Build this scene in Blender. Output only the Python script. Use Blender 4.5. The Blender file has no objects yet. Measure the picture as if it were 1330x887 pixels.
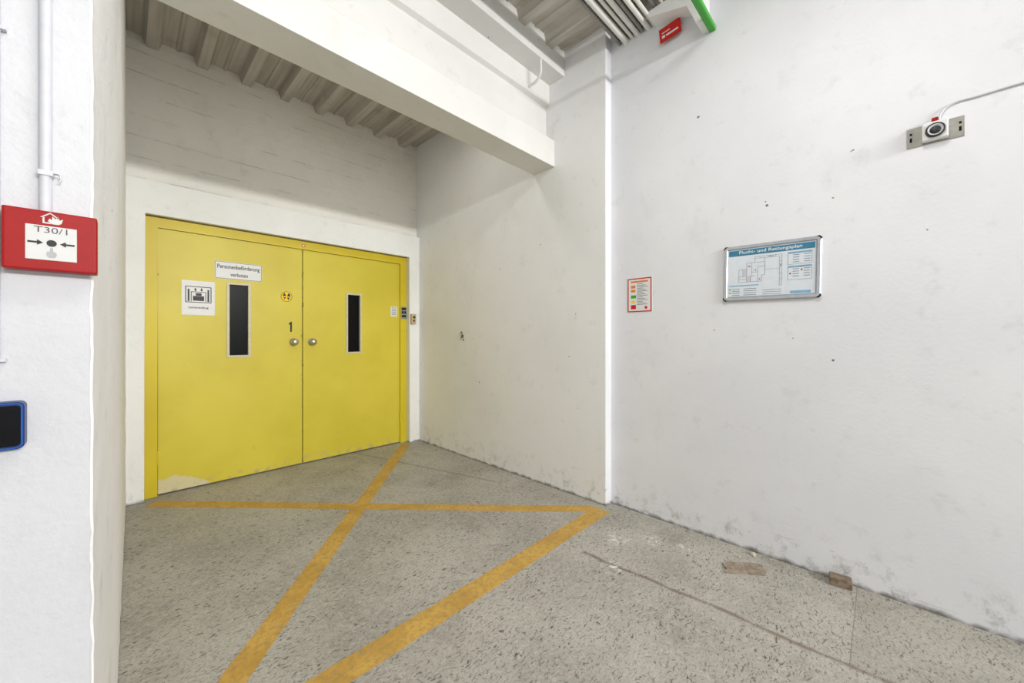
import bpy, bmesh, math, random
from mathutils import Matrix, Vector, noise
random.seed(4)
S=bpy.context.scene
S.view_settings.view_transform='Standard'
H=1.26
def lin(c):
    return tuple(((v/255)/12.92 if v/255<=0.04045 else ((v/255+0.055)/1.055)**2.4) for v in c)+(1,)

# ------------------------------------------------------------ node helper
class N:
    def __init__(s,name,rough=0.7,metal=0.0,spec=0.3):
        s.m=bpy.data.materials.new(name); s.m.use_nodes=True
        s.t=s.m.node_tree; s.b=s.t.nodes['Principled BSDF']
        s.b.inputs['Roughness'].default_value=rough; s.b.inputs['Metallic'].default_value=metal
        s.b.inputs['Specular IOR Level'].default_value=spec
        g=s.t.nodes.new('ShaderNodeNewGeometry'); s.pos=g.outputs['Position']
        sp=s.t.nodes.new('ShaderNodeSeparateXYZ'); s.L(s.pos,sp.inputs[0]); s.x,s.y,s.z=sp.outputs
    def L(s,a,b): s.t.links.new(a,b)
    def set(s,sock,v):
        if hasattr(v,'default_value') and hasattr(v,'links'): s.L(v,sock)
        else: sock.default_value=v
    def M(s,op,a,b=0.0,c=0.0,clamp=False):
        n=s.t.nodes.new('ShaderNodeMath'); n.operation=op; n.use_clamp=clamp
        for i,v in enumerate((a,b,c)): s.set(n.inputs[i],v)
        return n.outputs[0]
    def map(s,scale=(1,1,1),rot=(0,0,0),src=None):
        n=s.t.nodes.new('ShaderNodeMapping'); n.inputs['Scale'].default_value=scale; n.inputs['Rotation'].default_value=rot
        s.L(src or s.pos,n.inputs[0]); return n.outputs[0]
    def noise(s,scale,detail=4,vec=None,rough=0.55):
        n=s.t.nodes.new('ShaderNodeTexNoise'); n.inputs['Scale'].default_value=scale
        n.inputs['Detail'].default_value=detail; n.inputs['Roughness'].default_value=rough
        s.L(vec or s.pos,n.inputs['Vector']); return n.outputs['Fac']
    def vor(s,scale,vec=None):
        n=s.t.nodes.new('ShaderNodeTexVoronoi'); n.inputs['Scale'].default_value=scale
        s.L(vec or s.pos,n.inputs['Vector']); return n.outputs['Distance'],n.outputs['Color']
    def step(s,v,a,b):
        n=s.t.nodes.new('ShaderNodeMapRange'); n.interpolation_type='SMOOTHSTEP'
        s.set(n.inputs[0],v); n.inputs[1].default_value=a; n.inputs[2].default_value=b; return n.outputs[0]
    def mix(s,f,a,b):
        n=s.t.nodes.new('ShaderNodeMix'); n.data_type='RGBA'
        s.set(n.inputs[0],f); s.set(n.inputs[6],a); s.set(n.inputs[7],b); return n.outputs[2]
    def col(s,c): s.set(s.b.inputs['Base Color'],c)
    def bump(s,h,strength=0.3,dist=0.01):
        n=s.t.nodes.new('ShaderNodeBump'); n.inputs['Strength'].default_value=strength; n.inputs['Distance'].default_value=dist
        s.L(h,n.inputs['Height']); s.L(n.outputs[0],s.b.inputs['Normal'])
    def spots(s,pts,ax):
        tot=0.0
        co=s.y if ax=='y' else s.x
        nz=s.M('SUBTRACT',s.noise(150,1),0.5)
        for (u,z,rr) in pts:
            d=s.M('SQRT',s.M('ADD',s.M('POWER',s.M('SUBTRACT',co,u),2.0),s.M('POWER',s.M('SUBTRACT',s.z,z),2.0)))
            tot=s.M('MAXIMUM',tot,s.M('LESS_THAN',s.M('ADD',d,s.M('MULTIPLY',nz,rr)),rr))
        return tot

def simple(name,c,rough=0.6,metal=0.0,spec=0.4,var=0.06,nscale=25,bump=0.0):
    n=N(name,rough,metal,spec); base=lin(c); d=tuple(v*(1-var*2.2) for v in base[:3])+(1,)
    nz=n.noise(nscale,3)
    n.col(n.mix(n.step(nz,0.3,0.7),d,base))
    if bump: n.bump(nz,bump,0.004)
    return n.m

def wall_mat(name,c1,c2,grime=0.6,boards=0.0,pts=(),bumpS=0.35,specks=0.55,scuffh=0.4,scratch=0.0,dirt=0.14,second=None):
    n=N(name,0.75,0,0.25)
    c=n.mix(n.step(n.noise(1.3,4),0.35,0.7),lin(c1),lin(c2))
    if second:   # a second tone beyond a given edge; adds painted brightness on the west wall
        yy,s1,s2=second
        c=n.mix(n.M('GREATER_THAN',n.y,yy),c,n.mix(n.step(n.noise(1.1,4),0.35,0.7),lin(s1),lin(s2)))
    c=n.mix(n.M('MULTIPLY',n.step(n.noise(9,5,rough=0.7),0.56,0.76),dirt),c,lin((150,147,138)))
    c=n.mix(n.M('MULTIPLY',n.step(n.noise(1,6,n.map((3,3,1.6)),0.75),0.56,0.72),dirt*0.7),c,lin((160,158,152)))
    d,cl=n.vor(8)
    sx=n.t.nodes.new('ShaderNodeSeparateColor'); n.L(cl,sx.inputs[0])
    sp=n.M('MULTIPLY',n.M('LESS_THAN',d,n.M('MULTIPLY',sx.outputs[1],0.05)),n.M('GREATER_THAN',sx.outputs[0],specks))
    c=n.mix(n.M('MULTIPLY',sp,0.75),c,lin((100,92,82)))
    if scratch:
        sc=n.step(n.noise(1,3,n.map((1.2,1.2,60))),0.68,0.76)
        c=n.mix(n.M('MULTIPLY',sc,scratch),c,lin((150,143,128)))
    if boards:
        zz=n.M('FRACT',n.M('MULTIPLY',n.M('ADD',n.z,n.M('MULTIPLY',n.noise(0.9,2),0.05)),6.2))
        ln=n.M('MULTIPLY',n.step(n.M('ABSOLUTE',n.M('SUBTRACT',zz,0.5)),0.035,0.01),n.step(n.noise(2.6,4,rough=0.7),0.46,0.6))
        c=n.mix(n.M('MULTIPLY',ln,boards),c,lin((140,134,120)))
    low=n.step(n.z,scuffh,0.02)
    # irregular chips and short scuffs
    sf=n.M('MULTIPLY',n.step(n.noise(1,6,n.map((7,7,24)),0.8),0.60,0.70),n.step(n.noise(1.9,2),0.38,0.55))
    c=n.mix(n.M('MULTIPLY',n.M('MULTIPLY',sf,low),grime*0.9),c,lin((76,72,66)))
    # a few long trolley scrapes
    tr=n.M('MULTIPLY',n.step(n.noise(1,4,n.map((1.1,1.1,85)),0.7),0.64,0.70),n.step(n.noise(1.4,2),0.45,0.6))
    c=n.mix(n.M('MULTIPLY',n.M('MULTIPLY',tr,low),grime*0.6),c,lin((96,92,86)))
    g=n.step(n.noise(8,8,rough=0.78),0.50,0.70)
    c=n.mix(n.M('MULTIPLY',n.M('MULTIPLY',g,n.step(n.z,0.30,0.0)),grime*0.65),c,lin((112,107,98)))
    c=n.mix(n.M('MULTIPLY',n.step(n.M('ADD',n.z,n.M('MULTIPLY',n.noise(14,4),0.06)),0.057,0.026),0.85),c,lin((80,76,68)))
    if pts:
        c=n.mix(n.M('MULTIPLY',n.spots(pts,'y'),0.85),c,lin((84,74,64)))
    n.col(c)
    h=n.M('ADD',n.M('MULTIPLY',n.noise(4,4),1.4),n.M('MULTIPLY',n.noise(55,3,rough=0.6),0.5))
    if boards:
        h=n.M('SUBTRACT',h,n.M('MULTIPLY',ln,0.5))
        h=n.M('ADD',h,n.M('MULTIPLY',n.noise(1,4,n.map((1.2,1.2,22))),0.9))
    n.bump(h,bumpS,0.014)
    return n.m

# ------------------------------------------------------------ mesh helpers
def add(name,me,mat=None,parent=None,M=None,smooth=False):
    o=bpy.data.objects.new(name,me); S.collection.objects.link(o)
    if mat: me.materials.append(mat)
    if parent: o.parent=parent
    if M is not None: o.matrix_local=M
    if smooth:
        for p in me.polygons: p.use_smooth=True
    return o
def bm2(bm,name):
    bmesh.ops.recalc_face_normals(bm,faces=bm.faces)
    me=bpy.data.meshes.new(name); bm.to_mesh(me); bm.free(); return me
def boxbm(bm,x0,x1,y0,y1,z0,z1):
    r=bmesh.ops.create_cube(bm,size=1,matrix=Matrix.Translation(((x0+x1)/2,(y0+y1)/2,(z0+z1)/2))@Matrix.Diagonal((x1-x0,y1-y0,z1-z0,1)))
    return r['verts']
def box(name,b,mat,parent=None,M=None,bev=0.0,seg=2):
    bm=bmesh.new(); boxbm(bm,*b)
    if bev: bmesh.ops.bevel(bm,geom=bm.edges[:],offset=bev,segments=seg,affect='EDGES',profile=0.6)
    return add(name,bm2(bm,name),mat,parent,M)
def boxes(name,bs,mat,parent=None,M=None):
    bm=bmesh.new()
    for b in bs: boxbm(bm,*b)
    return add(name,bm2(bm,name),mat,parent,M)
def each(name,bs,mat,parent):
    for b in bs: box(name,b,mat,parent)
def prism(name,pts,ax,a0,a1,mat,parent=None,M=None,bev=0.0):
    bm=bmesh.new()
    def P(p,a):
        return {'z':(p[0],p[1],a),'x':(a,p[0],p[1]),'y':(p[0],a,p[1])}[ax]
    v=[bm.verts.new(P(p,a0)) for p in pts]; w=[bm.verts.new(P(p,a1)) for p in pts]
    bm.faces.new(v); bm.faces.new(w[::-1])
    for i in range(len(pts)):
        j=(i+1)%len(pts); bm.faces.new((v[i],v[j],w[j],w[i]))
    if bev: bmesh.ops.bevel(bm,geom=bm.edges[:],offset=bev,segments=2,affect='EDGES',profile=0.6)
    return add(name,bm2(bm,name),mat,parent,M)
def cyl(name,r,z0,z1,mat,parent=None,M=None,c=(0,0),seg=32,r2=None,bev=0.0):
    bm=bmesh.new()
    bmesh.ops.create_cone(bm,cap_ends=True,segments=seg,radius1=r,radius2=r if r2 is None else r2,depth=z1-z0,matrix=Matrix.Translation((c[0],c[1],(z0+z1)/2)))
    if bev:
        es=[e for e in bm.edges if any(len(f.verts)>4 for f in e.link_faces)]
        bmesh.ops.bevel(bm,geom=es,offset=bev,segments=3,affect='EDGES',profile=0.6)
    return add(name,bm2(bm,name),mat,parent,M)
def lathe(name,prof,mat,parent=None,M=None,seg=28):
    bm=bmesh.new(); rings=[]
    for r,z in prof:
        rings.append([bm.verts.new((max(r,1e-5)*math.cos(2*math.pi*i/seg),max(r,1e-5)*math.sin(2*math.pi*i/seg),z)) for i in range(seg)])
    for a,b in zip(rings,rings[1:]):
        for i in range(seg): bm.faces.new((a[i],a[(i+1)%seg],b[(i+1)%seg],b[i]))
    bm.faces.new(rings[0][::-1]); bm.faces.new(rings[-1])
    return add(name,bm2(bm,name),mat,parent,M,True)
def tube(name,pts,r,mat,parent=None,M=None,straight=False):
    cu=bpy.data.curves.new(name,'CURVE'); cu.dimensions='3D'; cu.bevel_depth=r; cu.bevel_resolution=4; cu.use_fill_caps=True
    if straight:
        sp=cu.splines.new('POLY'); sp.points.add(len(pts)-1)
        for bp,p in zip(sp.points,pts): bp.co=(*p,1)
    else:
        sp=cu.splines.new('BEZIER'); sp.bezier_points.add(len(pts)-1)
        for bp,p in zip(sp.bezier_points,pts):
            bp.co=p; bp.handle_left_type=bp.handle_right_type='AUTO'
    o=bpy.data.objects.new('t',cu); S.collection.objects.link(o)
    bpy.context.view_layer.update()
    me=bpy.data.meshes.new_from_object(o.evaluated_get(bpy.context.evaluated_depsgraph_get()))
    bpy.data.objects.remove(o)
    for p in me.polygons: p.use_smooth=True
    me.materials.clear()
    return add(name,me,mat,parent,M)
def text(s,cx,cy,w,h,mat,parent,z=0.002,name='lettering',bold=0.0,line=1.05):
    cu=bpy.data.curves.new('t','FONT'); cu.body=s; cu.align_x='CENTER'; cu.offset=bold; cu.resolution_u=3
    cu.space_line=line
    o=bpy.data.objects.new('t',cu); S.collection.objects.link(o)
    bpy.context.view_layer.update()
    me=bpy.data.meshes.new_from_object(o.evaluated_get(bpy.context.evaluated_depsgraph_get()))
    bpy.data.objects.remove(o)
    xs=[v.co.x for v in me.vertices]; ys=[v.co.y for v in me.vertices]
    sx=w/(max(xs)-min(xs)); sy=h/(max(ys)-min(ys)); mx=(max(xs)+min(xs))/2; my=(max(ys)+min(ys))/2
    for v in me.vertices: v.co=((v.co.x-mx)*sx+cx,(v.co.y-my)*sy+cy,z)
    me.materials.clear()
    return add(name,me,mat,parent)
def poly2(name,polys,mat,parent,z0,z1):
    o=None
    for pts in polys:
        bm=bmesh.new()
        v=[bm.verts.new((p[0],p[1],z0)) for p in pts]; w=[bm.verts.new((p[0],p[1],z1)) for p in pts]
        bm.faces.new(v); bm.faces.new(w)
        for i in range(len(pts)):
            j=(i+1)%len(pts); bm.faces.new((v[i],v[j],w[j],w[i]))
        o=add(name,bm2(bm,name),mat,parent)
    return o
def rrect(w,h,r,seg=6,cx=0,cy=0):
    pts=[]
    for (sx,sy,a0) in ((1,1,0),(-1,1,90),(-1,-1,180),(1,-1,270)):
        for i in range(seg+1):
            a=math.radians(a0+90*i/seg); pts.append((cx+sx*(w/2-r)+r*math.cos(a),cy+sy*(h/2-r)+r*math.sin(a)))
    return pts
def face(side,u,v,off,tilt=0.0):
    """local frame: x right, y up, z out of the wall"""
    if side=='N': R=Matrix(((1,0,0,u),(0,0,-1,off),(0,1,0,v),(0,0,0,1)))
    else: R=Matrix(((0,0,-1,off),(-1,0,0,u),(0,1,0,v),(0,0,0,1)))
    return R@Matrix.Rotation(math.radians(tilt),4,'Z')
def T(o,label,cat,**k):
    o['label']=label; o['category']=cat
    for a,b in k.items(): o[a]=b
    return o
def struct(o,label=None,cat=None):
    o['kind']='structure'
    if label: o['label']=label
    if cat: o['category']=cat
    return o

# ------------------------------------------------------------ materials
XB=1.985*H; XC=2.045*H; YP=1.468; YD=3.25*H; YBAND=3.18*H; YUP=3.235*H
wallC_pts=[(0.843,2.669,0.008),(0.471,2.011,0.007),(0.478,2.035,0.004),(0.103,2.203,0.004),(0.181,1.981,0.004),(0.181,1.136,0.006),(0.11,2.20,0.003),(0.75,1.3,0.004),(-0.15,1.75,0.003),(0.35,1.25,0.003),(3.175,1.262,0.022),(3.16,1.225,0.012),(2.6,1.9,0.006),(2.1,2.05,0.005),(2.9,0.8,0.007),(1.8,1.1,0.005)]
m_east=wall_mat('painted_concrete_cool',(231,232,235),(224,225,229),1.0,pts=wallC_pts,bumpS=0.10,specks=0.72,scuffh=0.42,dirt=0.16,second=(1.4685,(236,236,236),(228,228,227)))
m_north=wall_mat('painted_board_concrete',(234,232,224),(226,224,215),0.3,boards=0.32,bumpS=0.5,specks=0.65,scratch=0.3,dirt=0.16)
m_west=wall_mat('rough_painted_plaster',(210,211,215),(201,202,206),0.25,bumpS=0.32,specks=0.75,dirt=0.25,second=(1.262,(244,244,244),(237,237,237)))  # side face painted paler than the front to make up for its weak light
m_band=wall_mat('painted_lintel',(236,236,232),(228,228,223),0.5,bumpS=0.3,specks=0.5,dirt=0.2)
m_beam=wall_mat('painted_beam',(226,226,222),(218,217,213),0.1,bumpS=0.14,specks=0.2,dirt=0.15)

def mk_floor():
    n=N('speckled_linoleum',0.55,0,0.3)
    c=n.mix(n.step(n.noise(2.0,5),0.35,0.68),lin((180,176,167)),lin((160,156,147)))
    c=n.mix(n.M('MULTIPLY',n.step(n.noise(34,5,rough=0.75),0.48,0.66),0.55),c,lin((195,192,183)))
    c=n.mix(n.M('MULTIPLY',n.step(n.noise(100,4,rough=0.7),0.50,0.62),0.5),c,lin((124,120,112)))
    wv=n.step(n.noise(5,3),0.3,0.65)
    wvec=n.t.nodes.new('ShaderNodeVectorMath'); wvec.operation='ADD'
    tn=n.t.nodes.new('ShaderNodeTexNoise'); tn.inputs['Scale'].default_value=20; n.L(n.pos,tn.inputs['Vector'])
    sc=n.t.nodes.new('ShaderNodeVectorMath'); sc.operation='SCALE'; sc.inputs['Scale'].default_value=0.05; n.L(tn.outputs['Color'],sc.inputs[0])
    n.L(n.pos,wvec.inputs[0]); n.L(sc.outputs[0],wvec.inputs[1]); W=wvec.outputs[0]
    for i,(ang,thr,k,sx_,sy_) in enumerate(((20,0.645,0.85,32,110),(80,0.65,0.8,38,125),(135,0.645,0.75,28,90))):
        v=n.map((sx_,sy_,1),(0,0,math.radians(ang)),W)
        c=n.mix(n.M('MULTIPLY',n.M('MULTIPLY',n.step(n.noise(1,3,v,0.55),thr-0.04,thr+0.015),k),n.M('ADD',0.5,n.M('MULTIPLY',wv,0.5))),c,lin((66,62,56)))
    c=n.mix(n.M('MULTIPLY',n.step(n.noise(3.5,7,rough=0.7),0.5,0.75),0.42),c,lin((118,112,101)))
    c=n.mix(n.M('MULTIPLY',n.step(n.noise(1,5,n.map((4,22,1),(0,0,0.9)),0.7),0.64,0.74),0.3),c,lin((208,205,197)))
    sx=n.M('ADD',n.x,n.M('MULTIPLY',n.y,0.05))
    wob=n.M('MULTIPLY',n.M('SUBTRACT',n.noise(2.5,2),0.5),0.06)
    d1=n.M('ABSOLUTE',n.M('SUBTRACT',n.M('ADD',sx,wob),1.945))
    s1=n.M('MULTIPLY',n.M('MULTIPLY',n.step(d1,0.019,0.009),n.step(n.noise(11,5,rough=0.7),0.28,0.52)),n.M('LESS_THAN',n.y,1.25))
    c=n.mix(n.M('MULTIPLY',s1,0.6),c,lin((122,108,92)))
    c=n.mix(n.M('MULTIPLY',n.M('MULTIPLY',n.step(d1,0.006,0.002),n.M('LESS_THAN',n.y,1.25)),0.5),c,lin((84,74,64)))
    s2=n.M('MULTIPLY',n.M('LESS_THAN',n.M('ABSOLUTE',n.M('SUBTRACT',n.y,0.088)),0.0018),n.M('GREATER_THAN',n.x,1.95))
    c=n.mix(n.M('MULTIPLY',s2,0.5),c,lin((90,84,76)))
    rt=n.M('MULTIPLY',n.M('LESS_THAN',n.y,0.088),n.M('GREATER_THAN',n.x,1.95))
    c=n.mix(n.M('MULTIPLY',rt,0.2),c,lin((124,119,109)))
    d3=n.M('ABSOLUTE',n.M('SUBTRACT',n.M('ADD',n.x,n.M('MULTIPLY',n.y,0.299)),2.968))
    s3=n.M('MULTIPLY',n.step(d3,0.012,0.006),n.M('GREATER_THAN',n.y,2.4))
    c=n.mix(n.M('MULTIPLY',s3,0.55),c,lin((104,92,78)))
    for (px,py,r) in ((1.86,1.05,0.09),(2.14,1.18,0.12),(2.33,0.84,0.08),(2.28,1.02,0.10)):
        dd=n.M('SQRT',n.M('ADD',n.M('POWER',n.M('SUBTRACT',n.x,px),2.0),n.M('POWER',n.M('SUBTRACT',n.y,py),2.0)))
        k=n.M('MULTIPLY',n.step(dd,r,0.0),n.step(n.noise(28,5,rough=0.7),0.5,0.62))
        c=n.mix(n.M('MULTIPLY',k,0.85),c,lin((236,234,228)))
    n.col(c)
    n.bump(n.noise(80,3),0.12,0.003)
    n.set(n.b.inputs['Roughness'],n.M('ADD',0.42,n.M('MULTIPLY',n.noise(12,3),0.3)))
    return n.m
m_floor=mk_floor()
def mk_tape():
    n=N('worn_marking_paint',0.6,0,0.3)
    c=n.mix(n.step(n.noise(5,5),0.35,0.65),lin((206,166,82)),lin((188,148,68)))
    c=n.mix(n.M('MULTIPLY',n.step(n.noise(40,6,rough=0.78),0.46,0.6),0.6),c,lin((156,132,88)))
    c=n.mix(n.M('MULTIPLY',n.step(n.noise(14,9,rough=0.82),0.54,0.66),0.8),c,lin((146,136,114)))
    n.col(c); n.bump(n.noise(60,3),0.1,0.002); return n.m
m_tape=mk_tape()
def mk_deck():
    n=N('trapezoidal_sheet_metal',0.5,0.1,0.4)
    c=n.mix(n.step(n.noise(1,4,n.map((30,1.0,4))),0.35,0.7),lin((196,191,181)),lin((172,167,157)))
    c=n.mix(n.M('MULTIPLY',n.step(n.noise(5,6),0.55,0.7),0.3),c,lin((136,128,112)))
    n.col(c); return n.m
m_deck=mk_deck()
def mk_yellow(name,c1,c2,worn=True):
    n=N(name,0.42,0,0.4)
    c=n.mix(n.step(n.noise(1.6,4),0.35,0.7),lin(c1),lin(c2))
    c=n.mix(n.M('MULTIPLY',n.step(n.noise(10,6,rough=0.7),0.6,0.75),0.2),c,lin((160,138,48)))
    if worn:
        edge=n.M('ADD',n.z,n.M('MULTIPLY',n.M('SUBTRACT',n.noise(5,6,rough=0.6),0.5),0.28))
        lim=n.M('SUBTRACT',0.17,n.M('MULTIPLY',n.step(n.x,0.3,0.65),0.16))
        k=n.step(n.M('SUBTRACT',edge,lim),-0.015,-0.05)
        c=n.mix(n.M('MULTIPLY',k,0.8),c,lin((210,202,170)))
        k2=n.M('MULTIPLY',n.step(n.z,0.12,0.0),n.step(n.noise(18,6,rough=0.7),0.48,0.62))
        c=n.mix(n.M('MULTIPLY',k2,0.75),c,lin((168,158,124)))
        g=n.step(n.M('ABSOLUTE',n.M('SUBTRACT',n.x,1.2335)),0.020,0.006)
        k3=n.M('MULTIPLY',g,n.step(n.noise(16,6,rough=0.7),0.54,0.66))
        c=n.mix(n.M('MULTIPLY',k3,0.6),c,lin((90,74,32)))
    n.col(c); n.bump(n.noise(3,3),0.05,0.01); return n.m
m_leaf=mk_yellow('yellow_door_paint',(213,197,64),(203,186,52))
m_frame=mk_yellow('yellow_frame_paint',(212,192,36),(202,180,28),False)
m_white=simple('white_plastic',(228,228,226),0.4,var=0.02)
m_pvc=simple('white_conduit',(208,210,216),0.45,var=0.03)
m_paper=simple('white_sign_face',(228,228,226),0.45,var=0.015)
m_panel=simple('call_point_panel',(206,206,204),0.45,var=0.015)
m_black=simple('black_print',(16,16,18),0.5,var=0.05)
m_dark=simple('black_gap',(10,10,9),0.9,var=0.1)
m_red=simple('red_housing',(156,16,14),0.45,var=0.05,spec=0.2)
m_redp=simple('red_print',(196,30,24),0.5,var=0.03)
m_green=simple('green_profile',(70,165,62),0.45,var=0.04)
m_orange=simple('orange_print',(226,128,60),0.5,var=0.03)
m_blue=simple('blue_plastic',(12,44,104),0.35,var=0.05)
m_teal=simple('teal_print',(56,124,156),0.5,var=0.03)
m_pale=simple('pale_paper',(218,225,232),0.4,var=0.02)
m_pink=simple('pink_print',(212,200,210),0.5,var=0.03)
m_grayp=simple('grey_print',(104,114,132),0.5,var=0.03)
m_steel=simple('brushed_steel',(190,190,188),0.32,0.9,var=0.06)
m_alu=simple('aluminium_frame',(196,199,204),0.3,0.75,var=0.04)
m_zinc=simple('galvanised_plate',(158,156,148),0.5,0.5,var=0.1)
m_brass=simple('worn_brass_hook',(176,158,120),0.4,0.7,var=0.08)
m_knob=simple('satin_steel_knob',(200,194,178),0.28,0.9,var=0.06)
m_cream=simple('cream_metal_bead',(206,197,160),0.4,var=0.04)
m_yel=simple('yellow_sticker',(240,214,20),0.5,var=0.02)
m_wood=simple('weathered_plywood',(164,150,132),0.8,var=0.2,nscale=45,bump=0.4)
m_brick=simple('brown_wood_block',(142,124,106),0.85,var=0.2,nscale=50,bump=0.5)
m_crumb=simple('plaster_crumb',(206,198,180),0.9,var=0.15,nscale=60,bump=0.5)
m_horn=simple('dark_grey_horn',(48,48,50),0.45,var=0.05)
def mk_glass():
    n=N('wired_dark_glass',0.3,0,0.1)
    fx=n.M('FRACT',n.M('MULTIPLY',n.x,80)); fz=n.M('FRACT',n.M('MULTIPLY',n.z,80))
    g=n.M('MAXIMUM',n.M('LESS_THAN',fx,0.14),n.M('LESS_THAN',fz,0.14))
    n.col(n.mix(g,lin((5,5,5)),lin((26,27,26)))); return n.m
m_glass=mk_glass()

# ------------------------------------------------------------ room shell
fl=box('floor',(-4.5,XC+0.3,-6.5,4.35,-0.2,0.0),m_floor); struct(fl)
lo=3.505; hi=3.575; pitch=0.3067; prof=[]
x=0.767-pitch*18
while x<XC+0.3:
    prof+=[(x-0.034,lo),(x+0.034,lo),(x+0.058,hi),(x+0.135,hi),(x+0.145,hi-0.012),(x+0.160,hi-0.012),(x+0.170,hi),(x+pitch-0.058,hi)]; x+=pitch
prof=prof+[(prof[-1][0],3.75),(prof[0][0],3.75)]
ce=prism('ceiling',prof,'y',-6.5,4.35,m_deck); struct(ce)
wt=3.72
we=prism('wall_east',[(XB,4.3),(XB,YP),(XC,YP),(XC,-6.5),(XC+0.3,-6.5),(XC+0.3,4.3)],'z',0,wt,m_east,bev=0.004); struct(we)
wn=prism('wall_north',[(YUP,2.25),(YUP,wt),(4.36,wt),(4.36,0),(4.165,0),(4.165,2.25)],'x',-0.3,XC,m_north); struct(wn)
bt=1.95*H; ox0=0.086*H; ox1=1.8795*H; oz=1.75*H+0.002
tb=prism('trim_1',[(-0.02,0),(-0.02,bt),(XB,bt),(XB,0),(ox1,0),(ox1,oz),(ox0,oz),(ox0,0)],'y',YBAND,4.17,m_band,bev=0.006); struct(tb)
path=[]
def seg(a,b,st):
    n=max(1,int((Vector(b)-Vector(a)).length/st))
    for i in range(n): path.append((a[0]+(b[0]-a[0])*i/n,a[1]+(b[1]-a[1])*i/n))
c0=(-0.048,1.26)
seg((-0.7,1.26),(-0.054,1.26),0.02); seg((-0.054,1.26),(-0.048,1.266),0.004)
seg((-0.048,1.266),(-0.015,1.99),0.02); seg((-0.015,1.99),(0.012,4.2),0.03); path.append((0.012,4.2))
nd=len(path)
path+= [(0.012,4.34),(-3.5,4.34),(-3.5,1.26)]
bm=bmesh.new(); zs=[i*0.025 for i in range(int(wt/0.025)+1)]; rows=[]
for z in zs:
    r=[]
    for i,(px,py) in enumerate(path):
        k=0.0
        if 1<i<nd:
            k=(noise.noise(Vector((px*7,py*7,z*7)))*0.0022+noise.noise(Vector((px*30,py*30,z*30+7)))*0.0007)
            if abs(px-c0[0])<0.02 and py<1.29: k+=noise.noise(Vector((3,1,z*20)))*0.0022
        r.append(bm.verts.new((px+(k if py>1.262 else 0),py-(k if py<1.28 else 0),z)))
    rows.append(r)
for a,b in zip(rows,rows[1:]):
    for i in range(len(path)):
        j=(i+1)%len(path); bm.faces.new((a[i],a[j],b[j],b[i]))
bm.faces.new(rows[0]); bm.faces.new(rows[-1])
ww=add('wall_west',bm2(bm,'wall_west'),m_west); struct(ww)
bf=1.546*H; bb=1.728*H; z1=2.12*H; z2=2.296*H
beam=prism('ceiling_beam',[(bf,z1),(bf,z2-0.006),(bf+0.006,z2),(bf+0.090,z2+0.004),(bf+0.090,3.195),(bf+0.055,3.21),(bf+0.055,wt),(bb,wt),(bb,z1)],'x',-0.04,XB+0.001,m_beam,bev=0.003)
struct(beam,'white painted concrete beam with a wide bottom flange','beam')
duct=prism('trim_2',[(1.465*H,3.372),(1.465*H,wt),(bf+0.080,wt),(bf+0.080,3.372)],'x',-0.04,XB+0.001,m_beam,bev=0.004)
struct(duct)

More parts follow.
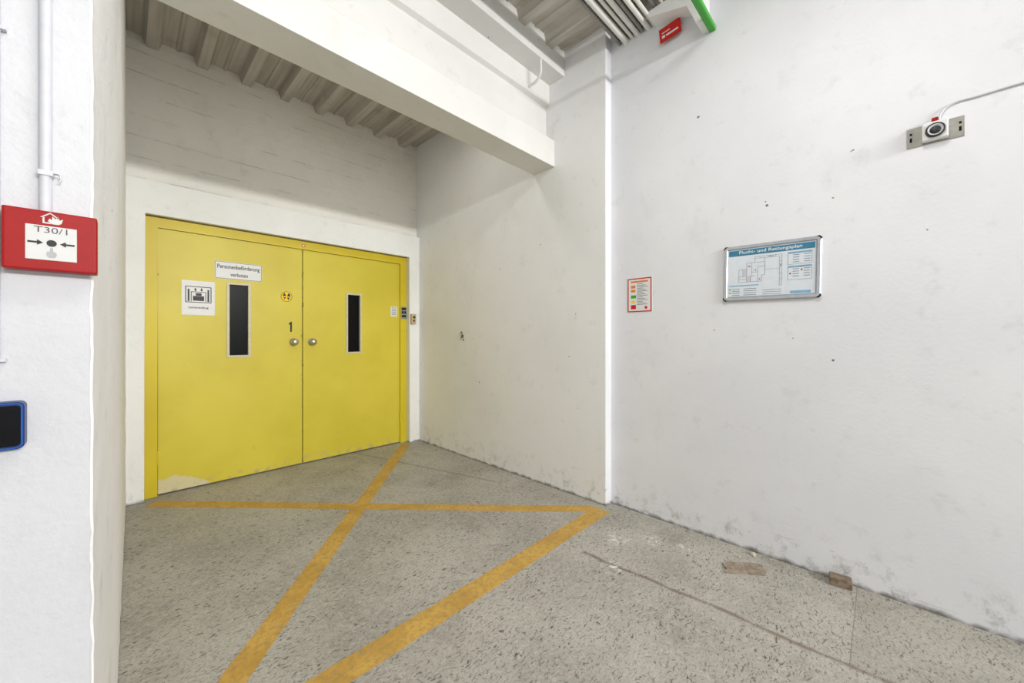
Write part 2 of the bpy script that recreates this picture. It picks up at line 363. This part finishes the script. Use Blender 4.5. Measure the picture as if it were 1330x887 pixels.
# ------------------------------------------------------------ door
fx0,fx1,fzt=ox0+0.001,ox1-0.001,1.746*H
lx0,lxm,lx1,lzt=0.188,1.2335,2.285,1.68*H
door=prism('door_1',[(fx0,0),(fx0,fzt),(fx1,fzt),(fx1,0),(lx1+0.003,0),(lx1+0.003,lzt+0.004),(lx0-0.003,lzt+0.004),(lx0-0.003,0)],'y',YD-0.018,YD+0.06,m_frame,bev=0.003)
struct(door,'yellow steel double door in a yellow frame','door')
box('door_backing',(fx0+0.02,fx1-0.02,YD+0.05,YD+0.06,0.0,fzt-0.02),m_dark,door)
def leaf(x0,x1,wx0,wx1,wz0,wz1,kx):
    bm=bmesh.new(); z0,z1_=0.012,lzt
    xs=[x0,wx0,wx1,x1]; zz=[z0,wz0,wz1,z1_]
    V={}
    for yi,y in enumerate((YD,YD+0.04)):
        for i in range(4):
            for j in range(4): V[(i,j,yi)]=bm.verts.new((xs[i],y,zz[j]))
    for yi in (0,1):
        for i in range(3):
            for j in range(3):
                if (i,j)!=(1,1): bm.faces.new([V[(i,j,yi)],V[(i+1,j,yi)],V[(i+1,j+1,yi)],V[(i,j+1,yi)]])
    for i in range(3):
        for j in (0,3): bm.faces.new([V[(i,j,0)],V[(i+1,j,0)],V[(i+1,j,1)],V[(i,j,1)]])
        for j in (0,3): bm.faces.new([V[(j,i,0)],V[(j,i+1,0)],V[(j,i+1,1)],V[(j,i,1)]])
    for j in (1,2):
        bm.faces.new([V[(1,j,0)],V[(2,j,0)],V[(2,j,1)],V[(1,j,1)]]); bm.faces.new([V[(j,1,0)],V[(j,2,0)],V[(j,2,1)],V[(j,1,1)]])
    lf=add('door_leaf',bm2(bm,'door_leaf'),m_leaf,door)
    e=0.014
    bm=bmesh.new()
    def loop(d,y): return [bm.verts.new(p) for p in ((wx0+d,y,wz0+d),(wx1-d,y,wz0+d),(wx1-d,y,wz1-d),(wx0+d,y,wz1-d))]
    Ls=[loop(-0.006,YD),loop(-0.006,YD-0.008),loop(e,YD-0.008),loop(e,YD+0.03)]
    for a,b in zip(Ls,Ls[1:]):
        for i in range(4):
            j=(i+1)%4; bm.faces.new((a[i],a[j],b[j],b[i]))
    add('window_bead',bm2(bm,'window_bead'),m_cream,lf)['label']='cream metal glazing bead'
    box('window_glass',(wx0+0.008,wx1-0.008,YD+0.024,YD+0.030,wz0+0.008,wz1-0.008),m_glass,lf)['label']='dark wired glass'
    kn=lathe('door_knob',[(0.034,0),(0.036,0.004),(0.033,0.008),(0.012,0.012),(0.011,0.034),(0.020,0.040),(0.029,0.050),(0.031,0.060),(0.026,0.072),(0.012,0.078),(0,0.079)],m_knob,lf,face('N',kx,1.207,YD)); kn['label']='round satin steel knob'
    return lf
l1=leaf(lx0,lxm-0.004,0.633,0.798,1.08,1.731,1.152)
l2=leaf(lxm+0.004,lx1,1.662,1.822,1.08,1.723,1.318)
lk=prism('door_number',[(1.124,1.305),(1.138,1.305),(1.138,1.402),(1.128,1.402),(1.113,1.385),(1.113,1.370),(1.124,1.378)],'y',YD-0.003,YD,m_black,l1)
for (hx,l) in ((lx0,l1),(lx1,l2)):
    for hz in (0.25,1.75): box('door_hinge',(hx-0.005,hx+0.005,YD-0.026,YD-0.002,hz,hz+0.11),m_frame,l)

# ------------------------------------------------------------ signs on the door
def board(name,side,u,v,off,w,h,mat,th=0.003,r=0.004,tilt=0):
    bm=bmesh.new(); pts=rrect(w,h,r)
    a=[bm.verts.new((p[0],p[1],0)) for p in pts]; b=[bm.verts.new((p[0],p[1],th)) for p in pts]
    bm.faces.new(a); bm.faces.new(b)
    for i in range(len(pts)):
        j=(i+1)%len(pts); bm.faces.new((a[i],a[j],b[j],b[i]))
    return add(name,bm2(bm,name),mat,None,face(side,u,v,off,tilt))
def border(name,w,h,t,mat,par,z0=0.003,z1=0.0036,cx=0,cy=0,r=0.003,seg=3):
    bm=bmesh.new(); A=rrect(w,h,r,seg,cx,cy); B=rrect(w-2*t,h-2*t,max(r-t,0.0005),seg,cx,cy)
    L_=[[bm.verts.new((p[0],p[1],z)) for p in q] for q,z in ((A,z0),(A,z1),(B,z1),(B,z0))]
    for a,b in zip(L_,L_[1:]+L_[:1]):
        for i in range(len(a)):
            j=(i+1)%len(a); bm.faces.new((a[i],a[j],b[j],b[i]))
    return add(name,bm2(bm,name),mat,par)
s=board('notice_sign','N',0.717,1.838,YD,0.345,0.152,m_paper)
T(s,'white notice plate with two lines of black lettering on yellow door','sign')
border('printed_border',0.339,0.146,0.003,m_black,s)
text('Personenbeförderung',0,0.027,0.310,0.046,m_black,s,0.0038,bold=0.014)
text('verboten',0,-0.034,0.128,0.034,m_black,s,0.0038,bold=0.014)
s=board('lift_notice','N',0.437,1.582,YD,0.215,0.285,m_paper,tilt=0)
T(s,'white paper notice with black goods lift pictogram on yellow door','sign')
bz=(0.003,0.0036); m_dg=simple('dark_grey_print',(52,52,54),0.5)
border('lift_pictogram',0.170,0.135,0.006,m_dg,s,cy=0.028)
each('lift_pictogram',[(-0.070,-0.058,-0.030,0.072,*bz),(0.058,0.070,-0.030,0.072,*bz),(-0.050,-0.045,-0.03,0.052,*bz),(0.045,0.050,-0.03,0.052,*bz),(-0.045,0.045,0.047,0.052,*bz),(-0.036,0.036,-0.024,0.016,*bz),(-0.018,0.020,0.018,0.040,*bz)],m_dg,s)
poly2('arrow_pictogram',[[(-0.024,0.055),(-0.016,0.055),(-0.016,0.068),(-0.010,0.068),(-0.020,0.083),(-0.030,0.068),(-0.024,0.068)],[(0.016,0.083),(0.024,0.083),(0.024,0.070),(0.030,0.070),(0.020,0.055),(0.010,0.070),(0.016,0.070)]],m_black,s,0.003,0.0036)
text('Lastenaufzug',0,-0.082,0.130,0.022,m_black,s,0.0038,bold=0.015)
s=cyl('warning_sticker',0.049,0,0.002,m_yel,None,face('N',1.092,1.643,YD))
T(s,'round yellow warning sticker with red and black symbols','sticker')
border('sticker_rim',0.098,0.098,0.005,simple('red_brown_print',(150,60,20),0.5),s,0.002,0.0026,r=0.0489,seg=8)
poly2('warning_symbol',[[(-0.030,-0.004),(-0.002,-0.004),(-0.016,-0.030)]],m_redp,s,0.002,0.0026)
poly2('warning_symbol',[[(-0.036,0.006),(0.000,0.006),(-0.018,0.036)],[(0.006,0.002),(0.036,0.002),(0.026,0.030),(0.012,0.030)],[(0.004,-0.008),(0.032,-0.008),(0.014,-0.034)]],m_black,s,0.002,0.0026)
s=board('instruction_sticker','N',2.212,1.553,YD,0.082,0.115,m_paper,0.0015)
T(s,'small white instruction sticker on edge of yellow door','sticker')
each('printed_line',[(-0.03,0.03,0.04-i*0.016,0.046-i*0.016,0.0015,0.002) for i in range(6)],m_grayp,s)
s=board('control_label','N',2.330,1.540,YD-0.018,0.075,0.145,m_zinc,0.004)
T(s,'small grey label plate with dark print on door frame','sign')
each('printed_symbol',[(-0.028,0.028,0.035,0.062,0.004,0.005),(-0.028,-0.004,-0.01,0.022,0.004,0.005),(0.004,0.028,-0.01,0.022,0.004,0.005),(-0.028,0.028,-0.05,-0.025,0.004,0.005)],m_black,s)
s=box('push_button_box',(-0.03,0.03,-0.06,0.06,-0.003,0.035),simple('grey_beige_housing',(190,178,140),0.5),None,face('N',2.405,1.467,YBAND),0.004)
T(s,'small beige lift call button box on white door jamb','switch')
cyl('push_button',0.013,0.035,0.045,m_black,s,c=(0,0.022),bev=0.002); cyl('push_button',0.012,0.035,0.042,m_red,s,c=(0,-0.02),bev=0.002)
s=cyl('round_sticker',0.016,0,0.002,m_redp,None,face('N',1.236,2.155,YD-0.018))
T(s,'tiny round red and white sticker above door leaves','sticker')
cyl('sticker_centre',0.010,0.002,0.0026,m_paper,s)

# ------------------------------------------------------------ fire alarm call point (near wall)
YF=1.26
cp=box('fire_alarm_call_point',(-0.063,0.063,-0.061,0.061,0,0.036),m_red,None,face('N',-0.1035,1.456,YF-0.002),0.004,3)
T(cp,'red manual fire alarm box with white break-glass panel','fire alarm')
pl=box('break_glass_panel',(-0.034,0.034,-0.040,0.030,0.034,0.0375),m_panel,cp,None,0.001); pl['label']='white panel with black arrows'
text('T30/1',-0.001,0.0215,0.044,0.0120,simple('faded_black_print',(74,76,80),0.5),pl,0.0381,bold=0.0)
poly2('panel_arrow',[[(-0.031,-0.0068),(-0.019,-0.0068),(-0.019,-0.0105),(-0.011,-0.005),(-0.019,0.0005),(-0.019,-0.0032),(-0.031,-0.0032)],[(0.031,-0.0068),(0.019,-0.0068),(0.019,-0.0105),(0.011,-0.005),(0.019,0.0005),(0.019,-0.0032),(0.031,-0.0032)]],m_black,pl,0.0375,0.0381)
cyl('panel_dot',0.0068,0.0375,0.0382,m_black,pl,c=(0,-0.005))
hand=[(-0.007,-0.028),(-0.006,-0.022),(-0.003,-0.023),(-0.0017,-0.014),(0.0017,-0.014),(0.0022,-0.022),(0.006,-0.023),(0.007,-0.029),(0.004,-0.035),(-0.0035,-0.035),(-0.0065,-0.032)]
poly2('hand_symbol',[hand],simple('light_grey_print',(168,170,171),0.5),pl,0.0375,0.0379)
poly2('house_flame_symbol',[[(-0.015,0.047),(-0.002,0.058),(0.011,0.047),(0.008,0.047),(-0.002,0.0555),(-0.012,0.047)],[(-0.012,0.035),(-0.012,0.046),(-0.0095,0.048),(-0.0095,0.0375),(0.0,0.0375),(0.0,0.035)],[(0.001,0.035),(-0.005,0.040),(-0.003,0.046),(0.000,0.043),(0.001,0.051),(0.005,0.046),(0.008,0.052),(0.010,0.044),(0.015,0.047),(0.013,0.038),(0.009,0.035)]],m_panel,cp,0.036,0.0366)
c=cyl('conduit_pipe',0.0088,0,3.50-1.512,m_pvc,None,Matrix.Translation((-0.114,YF-0.0100,1.512)))
T(c,'white plastic conduit rising above the red fire alarm box','pipe')
box('pipe_clip',(-0.0108,0.0108,-0.0108,0.0100,0.082,0.093),m_pvc,c,None,0.002)
k=tube('pipe_hook',[(0.008,-0.002,0.088),(0.018,-0.006,0.088),(0.021,-0.006,0.080),(0.018,-0.006,0.074)],0.0015,m_steel,c)
c=cyl('conduit_pipe',0.005,0,3.50-1.21,m_pvc,None,Matrix.Translation((-0.176,YF-0.007,1.21)))
T(c,'thin white conduit running down the plastered wall','pipe')
box('pipe_clip',(-0.008,0.012,-0.006,0.006,0.0,0.006),m_pvc,c)
box('pipe_clip',(-0.008,0.012,-0.006,0.006,0.66,0.666),m_pvc,c)
s=board('access_reader','N',-0.185,1.083,YF-0.001,0.092,0.094,m_blue,0.028,0.010)
T(s,'blue-rimmed electronic reader with glossy black face','card reader')
poly2('reader_face',[rrect(0.082,0.080,0.007)],simple('glossy_black_face',(6,7,12),0.25,var=0.02,spec=0.2),s,0.028,0.030)
border('reader_rim',0.088,0.090,0.0022,simple('bright_blue_rim',(26,86,170),0.35),s,0.028,0.031,r=0.009,seg=5)

# ------------------------------------------------------------ evacuation plan on side wall
M=face('E',0.459,1.634,XC-0.0005,-1.0)
w,h=0.466,0.328
bm=bmesh.new()
def ring(z,d,r): return [bm.verts.new((p[0],p[1],z)) for p in rrect(w-2*d,h-2*d,r)]
rs=[ring(0,0,0.018),ring(0.012,0,0.018),ring(0.017,0.005,0.014),ring(0.017,0.018,0.006),ring(0.011,0.023,0.004)]
for a,b in zip(rs,rs[1:]):
    for i in range(len(a)):
        j=(i+1)%len(a); bm.faces.new((a[i],a[j],b[j],b[i]))
bm.faces.new(rs[0]); bm.faces.new(rs[-1])
pf=add('evacuation_plan_frame',bm2(bm,'plan'),m_alu,None,M)
T(pf,'silver snap frame holding a printed escape plan','framed plan')
for cx_,cy_ in ((-1,-1),(1,-1),(1,1),(-1,1)):
    poly2('frame_corner',[[(cx_*(w/2-0.022),cy_*(h/2-0.001)),(cx_*(w/2-0.010),cy_*(h/2+0.0006)),(cx_*(w/2+0.0006),cy_*(h/2-0.010)),(cx_*(w/2-0.001),cy_*(h/2-0.022)),(cx_*(w/2-0.010),cy_*(h/2-0.010))]],m_black,pf,0.004,0.0172)['label']='black plastic corner'
sh=boxes('plan_sheet',[(-0.207,0.207,-0.138,0.138,0.011,0.0125)],m_pale,pf); sh['label']='pale printed plan sheet'
z0,z1p=0.0125,0.0130
boxes('plan_header',[(-0.205,0.205,0.102,0.136,z0,z1p)],m_teal,sh)
text('Flucht- und Rettungsplan',0,0.119,0.30,0.024,m_white,sh,0.0134,bold=0.012)
L=lambda x0,y0,x1,y1,t=0.0014:(min(x0,x1)-t/2,max(x0,x1)+t/2,min(y0,y1)-t/2,max(y0,y1)+t/2,z0,z1p)
boxes('plan_drawing',[L(-0.07,0.088,0.06,0.088),L(0.06,0.088,0.06,-0.085),L(0.050,0.078,0.050,-0.085),L(-0.07,0.078,0.050,0.078),L(0.050,-0.085,0.06,-0.085),L(-0.07,0.088,-0.07,0.055),L(-0.11,0.055,-0.02,0.055),L(-0.11,0.055,-0.11,0.02),L(-0.15,0.02,-0.11,0.02),L(-0.15,0.02,-0.15,-0.055),L(-0.15,-0.055,-0.035,-0.055),L(-0.035,-0.055,-0.035,-0.02),L(-0.035,-0.02,-0.02,-0.02),L(-0.02,-0.02,-0.02,0.078),L(-0.15,-0.022,-0.07,-0.022),L(-0.11,-0.055,-0.11,0.02),L(-0.085,-0.022,-0.085,0.055),L(-0.055,-0.055,-0.055,0.03),L(-0.055,0.03,-0.02,0.03),L(-0.085,0.0,-0.055,0.0),L(-0.02,0.01,0.050,0.01,0.0008),L(-0.13,-0.022,-0.13,0.02),L(0.050,0.05,0.06,0.05),L(0.050,-0.02,0.06,-0.02),L(0.050,-0.05,0.06,-0.05),L(-0.045,0.078,-0.045,0.088),L(0.0,0.078,0.0,0.088),L(0.03,0.078,0.03,0.088),L(-0.11,0.038,-0.085,0.038),L(-0.15,-0.038,-0.11,-0.038),L(-0.09,-0.055,-0.09,-0.022)],m_grayp,sh)
each('plan_room',[(-0.128,-0.112,-0.018,0.016,z0,0.0127),(-0.108,-0.088,-0.053,-0.026,z0,0.0127)],m_pink,sh)
each('escape_symbol',[(-0.07,-0.063,0.008,0.014,z0,z1p),(0.0,0.02,0.082,0.085,z0,z1p),(0.053,0.057,0.02,0.035,z0,z1p),(-0.20,-0.192,-0.10,-0.092,z0,z1p),(-0.20,-0.192,-0.12,-0.112,z0,z1p)],m_green,sh)
each('fire_symbol',[(-0.100,-0.094,0.030,0.036,z0,z1p),(-0.048,-0.042,-0.045,-0.039,z0,z1p),(0.095,0.103,-0.03,-0.022,z0,z1p),(0.145,0.153,-0.012,-0.004,z0,z1p)],m_redp,sh)
lg=[]
for (x0,x1,y0,y1) in ((0.088,0.192,0.025,0.092),(0.088,0.192,-0.060,0.015)):
    lg+=[L(x0,y0,x1,y0),L(x0,y1,x1,y1),L(x0,y0,x0,y1),L(x1,y0,x1,y1)]
    for i in range(4):
        yy=y1-0.018-i*0.013; lg+=[(x0+0.022,x0+0.05,yy,yy+0.003,z0,z1p),(x0+0.07,x0+0.097,yy,yy+0.003,z0,z1p)]
for i in range(4): lg+=[(-0.185,-0.145,-0.132+i*0.012,-0.129+i*0.012,z0,z1p),(-0.125,-0.06,-0.132+i*0.012,-0.129+i*0.012,z0,z1p)]
for i in range(3): lg+=[(-0.03,0.06,-0.132+i*0.012,-0.130+i*0.012,z0,z1p)]
boxes('plan_legend',lg,m_grayp,sh)
each('legend_header',[(0.090,0.190,0.083,0.091,z0,z1p),(0.090,0.190,0.006,0.014,z0,z1p),(-0.20,-0.05,-0.078,-0.072,z0,z1p),(0.10,0.19,-0.135,-0.120,z0,z1p)],simple('mid_blue_print',(130,176,206),0.5),sh)

s=board('fire_instruction_sheet','E',1.240,1.557,XC,0.188,0.250,m_paper,0.002,0.003)
T(s,'white fire instruction sheet with thick red border on wall','sign')
border('red_border',0.180,0.242,0.008,m_redp,s,0.002,0.0026)
z0,z1p=0.002,0.0026
each('orange_heading',[(-0.064,0.064,0.090,0.102,z0,z1p),(-0.064,-0.030,0.050,0.070,z0,z1p),(-0.064,-0.030,0.022,0.040,z0,z1p)],m_orange,s)
each('yellow_panel',[(-0.064,-0.030,-0.055,-0.040,z0,z1p)],m_yel,s)
each('red_heading',[(-0.064,-0.026,-0.100,-0.070,z0,z1p),(0.040,0.058,-0.100,-0.082,z0,z1p)],m_redp,s)
each('green_heading',[(-0.064,-0.024,-0.022,0.000,z0,z1p)],m_green,s)
boxes('printed_lines',[(-0.018,0.026+0.034*((i*7)%3)/2,0.078-i*0.0105,0.0815-i*0.0105,z0,z1p) for i in range(15)],m_grayp,s)

s=box('alarm_beacon',(-0.088,0.088,-0.045,0.045,0,0.004),m_zinc,None,face('E',-0.172,2.186,XC,0),0.001)
T(s,'grey steel plate carrying white alarm sounder with dark horn','alarm')
each('mounting_slot',[(-0.078,-0.070,-0.02,0.0,0.004,0.0045),(-0.078,-0.070,0.012,0.022,0.004,0.0045),(0.072,0.080,-0.02,0.0,0.004,0.0045),(0.072,0.080,0.012,0.022,0.004,0.0045)],m_dark,s)
b=box('sounder_body',(-0.040,0.040,-0.038,0.042,0.004,0.035),m_white,s,None,0.006,3)
lathe('sounder_horn',[(0.031,0.033),(0.031,0.044),(0.028,0.047),(0.024,0.045),(0.021,0.038),(0.017,0.038),(0.014,0.043),(0.007,0.044),(0,0.044)],m_horn,b)
lathe('horn_ring',[(0.0205,0.0385),(0.0245,0.0455),(0.0215,0.0430),(0.0175,0.0385)],m_pvc,b)
box('beacon_lens',(-0.010,0.010,0.042,0.062,0.006,0.026),m_red,s,None,0.003)['label']='small red lens'
cb=tube('alarm_cable',[(XC-0.012,-0.185,2.225),(XC-0.010,-0.190,2.262),(XC-0.006,-0.215,2.290),(XC-0.006,-0.30,2.297),(XC-0.006,-0.55,2.300),(XC-0.006,-0.9,2.302)],0.004,m_pvc)
T(cb,'thin white cable running along wall to alarm sounder','cable')

hk=tube('wall_hook',[(XB+0.004,3.185,1.30),(XB-0.016,3.185,1.295),(XB-0.022,3.18,1.27),(XB-0.018,3.176,1.235),(XB-0.03,3.172,1.222)],0.0045,m_brass)
T(hk,'small bent rusty metal hook in white wall','hook')
cyl('hook_rosette',0.016,0,0.003,m_zinc,hk,face('E',3.185,1.30,XB))

# ------------------------------------------------------------ red sign, bracket, pipes near ceiling
s=board('hydrant_sign','E',1.01,3.300,XC-0.03,0.142,0.098,m_redp,0.003,0.003,tilt=6)
T(s,'small red sign with white lettering beneath white bracket','sign')
each('sign_stub',[(-0.05,-0.03,0.0,0.02,-0.03,0.0),(0.03,0.05,0.0,0.02,-0.03,0.0)],m_white,s)
each('printed_line',[(-0.055,-0.035,-0.022,-0.004,0.003,0.0036),(-0.028,0.052,-0.020,-0.008,0.003,0.0036),(-0.055,0.0,0.010,0.016,0.003,0.0036)],m_white,s)
br=prism('wall_bracket',[(0.775,3.18),(0.815,3.18),(0.87,3.33),(1.12,3.40),(1.12,3.44),(0.775,3.46)],'x',XC-0.12,XC+0.001,m_white,bev=0.004)
T(br,'white sheet metal bracket fixed high on wall','bracket')
pr=prism('green_rail',[(0.736,3.166),(0.777,3.166),(0.777,3.198),(0.736,3.198)],'x',2.05,XC-0.002,m_green,bev=0.010)
T(pr,'green rounded metal rail projecting from wall bracket below ceiling','rail')
m_lp=simple('light_pipe',(230,228,222),0.5,var=0.03)
m_gp=simple('grey_pipe',(150,148,142),0.5,0.2,var=0.06)
specs=[(0.93,3.455,0.012,m_gp),(0.975,3.465,0.016,m_lp),(1.03,3.455,0.011,m_lp),(1.08,3.46,0.014,m_gp),(1.13,3.43,0.013,m_lp),(1.17,3.42,0.016,m_lp),(1.215,3.43,0.011,m_gp),(1.25,3.425,0.017,m_lp),(1.295,3.43,0.012,m_lp),(1.34,3.42,0.020,m_lp),(1.39,3.43,0.012,m_gp)]
for (yy,zz,r,mt) in specs:
    c=tube('ceiling_pipe',[(XC+0.002,yy,zz),(1.9,yy+0.003,zz),(1.0,yy,zz+0.003),(0.1,yy,zz)],r,mt)
    T(c,'slim pale pipe running beneath corrugated ceiling into wall' if mt is m_lp else 'slim grey pipe running beneath corrugated ceiling into wall','pipe',group='pipes under the ceiling')
tr=prism('cable_tray',[(1.20,3.452),(1.42,3.452),(1.42,3.490),(1.414,3.490),(1.414,3.458),(1.206,3.458),(1.206,3.490),(1.20,3.490)],'x',0.1,XC-0.004,simple('grey_cable_tray',(150,147,140),0.6,0.2))
T(tr,'grey metal cable tray under corrugated ceiling','cable tray')
cl=tube('bent_conduit',[(2.22,1.86,3.374),(2.22,1.86,3.33),(2.225,1.865,3.28),(2.235,1.90,3.25),(2.24,2.035,3.245)],0.010,m_white)
T(cl,'thin white bent conduit below painted boxed edge','conduit')

# ------------------------------------------------------------ floor markings
def strip(a,b,w,label):
    A=Vector(a);B=Vector(b);d=(B-A).normalized();nrm=Vector((-d.y,d.x))*w/2
    n=int((B-A).length/0.03); l=[];r=[]
    for i in range(n+1):
        p=A+(B-A)*i/n; j1=noise.noise(Vector((p.x*14,p.y*14,0)))*0.004; j2=noise.noise(Vector((p.x*14,p.y*14,5)))*0.004
        l.append(p+nrm*(1+j1/w*2)); r.append(p-nrm*(1+j2/w*2))
    bm=bmesh.new(); z=strip.z; strip.z+=0.0004
    L_=[bm.verts.new((p.x,p.y,z)) for p in l]; R_=[bm.verts.new((p.x,p.y,z)) for p in r]
    L0=[bm.verts.new((p.x,p.y,0)) for p in l]; R0=[bm.verts.new((p.x,p.y,0)) for p in r]
    for i in range(n):
        bm.faces.new((L_[i],L_[i+1],R_[i+1],R_[i])); bm.faces.new((L0[i],L0[i+1],L_[i+1],L_[i])); bm.faces.new((R0[i],R0[i+1],R_[i+1],R_[i]))
    o=add('floor_marking',bm2(bm,'floor_marking'),m_tape); T(o,label,'floor marking'); o['group']='yellow floor lines'; return o
strip.z=0.0006
strip((2.30,3.985),(0.03,1.42),0.108,'worn orange-yellow diagonal line ending at door corner')
strip((0.15,3.93),(2.40,1.50),0.098,'worn orange-yellow diagonal line crossing toward column foot')
strip((2.43,1.455),(-0.01,1.44),0.118,'worn orange-yellow line across mouth of the alcove')

# ------------------------------------------------------------ debris
def chunk(name,pts,z0,z1,mat,label,cat,bev=0.002):
    o=prism(name,pts,'z',z0,z1,mat,bev=bev); return T(o,label,cat)
chunk('plywood_scrap',[(2.318,0.633),(2.330,0.604),(2.352,0.603),(2.400,0.545),(2.428,0.512),(2.449,0.470),(2.42,0.462),(2.40,0.440),(2.355,0.438),(2.335,0.470),(2.318,0.486),(2.30,0.52),(2.262,0.557),(2.235,0.600),(2.270,0.594),(2.285,0.612)],0.0,0.009,m_wood,'splintered grey-brown plywood scrap lying on floor','wood scrap',0.0012)
chunk('wood_block',[(2.560,0.195),(2.570,0.110),(2.515,0.103),(2.503,0.188)],0.0,0.042,m_brick,'small brown wooden block lying against wall','wood block',0.003)
for (x_,y_,r) in ((2.53,0.53,0.016),(2.48,0.63,0.008),(2.45,0.58,0.007),(2.38,0.80,0.007),(2.55,0.45,0.007),(2.42,0.40,0.005),(2.47,0.32,0.006)):
    bm=bmesh.new(); bmesh.ops.create_icosphere(bm,subdivisions=2,radius=r)
    for v in bm.verts:
        v.co*=1+0.35*noise.noise(v.co*90+Vector((x_*9,y_*9,0))); v.co.z=max(v.co.z*0.7,-r*0.35)
    o=add('plaster_crumb',bm2(bm,'plaster_crumb'),m_crumb,None,Matrix.Translation((x_,y_,r*0.35)))
    T(o,'pale broken plaster crumb on speckled floor','rubble'); o['group']='plaster crumbs'

# ------------------------------------------------------------ light
wd=bpy.data.worlds.new('World'); S.world=wd; wd.use_nodes=True
bg=wd.node_tree.nodes['Background']; bg.inputs[0].default_value=(0.96,0.98,1.0,1); bg.inputs[1].default_value=0.80
def area(name,loc,rot,sx,sy,p,c):
    l=bpy.data.lights.new(name,'AREA'); l.shape='RECTANGLE'; l.size=sx; l.size_y=sy; l.energy=p; l.color=c
    o=bpy.data.objects.new(name,l); S.collection.objects.link(o); o.location=loc; o.rotation_euler=rot; return o
area('window_light',(1.0,-6.2,3.1),(math.radians(88),0,0),2.6,0.25,400,(1,0.995,0.985))
area('hall_fill',(1.0,0.1,3.44),(0,0,0),1.0,0.6,32,(1,0.99,0.975))  # added overhead fill, out of view, to brighten the pillar's side face
# added fill light, unseen behind the beam, to lift the dim alcove
area('alcove_fill',(1.3,2.6,3.46),(0,0,0),1.5,0.2,7.5,(1,0.98,0.945))

cam=bpy.data.cameras.new('Camera'); co=bpy.data.objects.new('Camera',cam); S.collection.objects.link(co)
cam.sensor_width=36; cam.lens=492/1330*36; cam.shift_y=-6.5/1330; cam.clip_start=0.02
co.location=(0,0,H); co.rotation_euler=(math.radians(90),0,math.radians(-45.7)); S.camera=co
